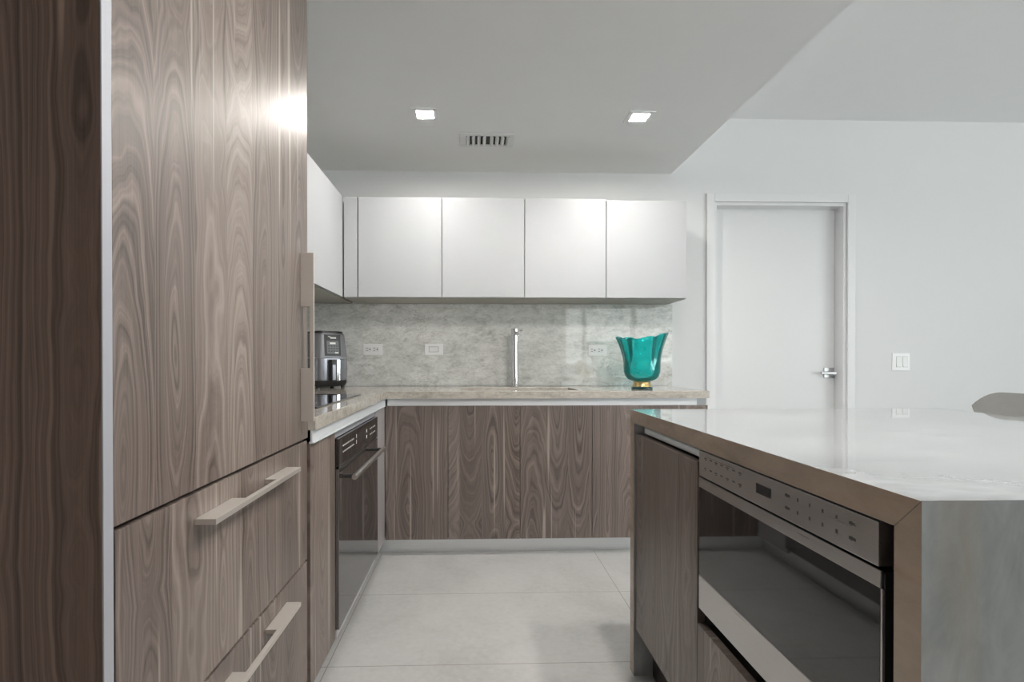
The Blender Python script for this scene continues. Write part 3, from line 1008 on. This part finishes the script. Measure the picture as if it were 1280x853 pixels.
IF = 0.552                       # walnut front plane
CY0, CYM, CY1 = 0.692, 1.322, 1.834
t = thing('island_cabinet', (1.0, 1.58, 0.0), 'walnut island cabinet with finger channel at the end nearer the sink', 'cabinet')
B().box(IF + 0.022, 1.40, CYM + 0.001, IY1 - TH - 0.001, 0.15, 0.826).obj('cabinet_body', MT['carc'], t)
B().box(IF, IF + 0.02, CYM + 0.001, CY1, 0.165, 0.834, 0.0012).obj('cabinet_door', MT['wy'], t)
b = B()
b.box(IF + 0.03, IF + 0.034, CYM + 0.001, CY1, 0.836, 0.8695)
b.cyl((IF + 0.022, CYM + 0.01, 0.853), (IF + 0.022, CY1 - 0.07, 0.853), 0.013, seg=20)
b.obj('finger_rail', MT['aluy'], t, 'recessed silver finger rail')
B().box(IF + 0.06, IF + 0.075, CYM + 0.001, IY1 - TH - 0.001, 0.0005, 0.1495).obj('toe_kick', MT['carc'], t)
t = thing('island_drawer_cabinet', (1.0, 1.0, 0.0), 'walnut island cabinet below the steel microwave drawer', 'cabinet')
b = B().box(IF + 0.022, 1.40, IY0 + TH + 0.001, CYM - 0.001, 0.15, 0.425)
b.obj('cabinet_body', MT['carc'], t)
B().box(IF, IF + 0.02, CY0, CYM - 0.001, 0.165, 0.435, 0.0012).obj('drawer_front', MT['wy'], t)
B().box(IF + 0.055, IF + 0.07, IY0 + TH + 0.001, CYM - 0.001, 0.0005, 0.1495).obj('toe_kick', MT['carc'], t)
B().box(IF + 0.012, IF + 0.03, IY0 + TH + 0.0005, 0.7045, 0.44, 0.869).obj('side_filler', MT['wy'], t)

# microwave drawer
t = thing('microwave_drawer', (0.80, 1.02, 0.47), 'steel and black glass microwave drawer built into the island', 'microwave')
MX, MY0, MY1 = 0.556, 0.716, 1.318
B().box(MX + 0.026, 1.10, MY0 + 0.012, MY1 - 0.008, 0.455, 0.866).obj('microwave_body', MT['blk'], t)
b = B().box(MX - 0.002, MX + 0.025, MY0 + 0.008, MY1, 0.802, 0.864, 0.0015)
xx0, xx1 = MX - 0.0026, MX - 0.0019
b.box(xx0, xx1, 0.993, 1.046, 0.826, 0.845, mi=1)
for k in range(7):
    for zz in (0.850, 0.826):
        y = 1.285 - k * 0.028
        b.box(xx0, xx1, y - 0.012, y, zz - 0.0015, zz + 0.0015, mi=2)
        if k % 2 == 0:
            b.box(xx0, xx1, y - 0.009, y - 0.003, zz - 0.005, zz - 0.003, mi=2)
for k in range(6):
    for zz in (0.846, 0.824):
        y = 0.945 - k * 0.033
        b.box(xx0, xx1, y - 0.005, y - 0.001, zz - 0.003, zz + 0.003, mi=2)
        if k in (0, 5):
            b.box(xx0, xx1, y - 0.012, y + 0.002, zz - 0.0022, zz + 0.0022, mi=2)
b.obj('control_panel', [MT['steel'], MT['screen'], MT['legendd']], t)
d = B().box(MX + 0.002, MX + 0.025, MY0, MY1, 0.473, 0.796, 0.001).obj('microwave_drawer_front', MT['blk'], t)
B().box(MX - 0.002, MX + 0.0015, MY0 + 0.004, MY1, 0.774, 0.798, 0.0008).obj('drawer_rail', MT['steel'], d, 'brushed steel top rail')
B().box(MX - 0.002, MX + 0.0015, MY0 + 0.004, MY1, 0.474, 0.556, 0.0008).obj('drawer_band', MT['steel'], d, 'brushed steel lower band')
B().box(MX - 0.001, MX + 0.0015, MY0 + 0.006, MY1 - 0.001, 0.5565, 0.7735).obj('glass_front', MT['blackglass'], d, 'black reflective glass')
B().box(MX - 0.002, MX + 0.0015, MY0, MY0 + 0.0035, 0.474, 0.774).obj('edge_trim', MT['steel'], d, 'thin steel side edge')

# ------------------------------------------------------------------ stool beyond the island
sx, sy = 1.86, 1.80
t = thing('counter_stool', (sx, sy, 0.0), 'grey stool with curved back at the far side of the island', 'stool')
rows = []
for i in range(9):
    f = i / 8
    z = 0.72 + 0.24 * f
    half = 0.17 + 0.10 * f
    row = []
    for k in range(49):
        s = -1 + 2 * k / 48
        taper = 1.0
        zz = z
        zz = z - f * f * 0.058 * max(0.0, (abs(s) - 0.62) / 0.38) ** 2.6
        row.append(Vector((sx + 0.12 + 0.05 * f + 0.055 * (1 - s * s) - 0.055, sy + half * s * taper, zz)))
    rows.append(row)
B().grid(rows, 0, 0.018).obj('backrest', MT['leather'], t, smooth=50)
B().box(sx - 0.20, sx + 0.17, sy - 0.20, sy + 0.20, 0.655, 0.712, 0.02, seg=3).obj('seat', MT['leather'], t)
for (dx, dy) in ((-1, -1), (-1, 1), (1, -1), (1, 1)):
    B().cyl((sx + 0.15 * dx, sy + 0.15 * dy, 0.656), (sx + 0.20 * dx, sy + 0.20 * dy, 0.0005), 0.014, 0.011, seg=14).obj('leg', MT['nickel'], t)
b = B()
for (p, q) in (((-1, -1), (-1, 1)), ((1, -1), (1, 1)), ((-1, -1), (1, -1)), ((-1, 1), (1, 1))):
    b.cyl((sx + 0.183 * p[0], sy + 0.183 * p[1], 0.22), (sx + 0.183 * q[0], sy + 0.183 * q[1], 0.22), 0.008, seg=12)
b.obj('foot_rail', MT['nickel'], t)

for o in bpy.data.objects:
    if '_org' in o:
        del o['_org']
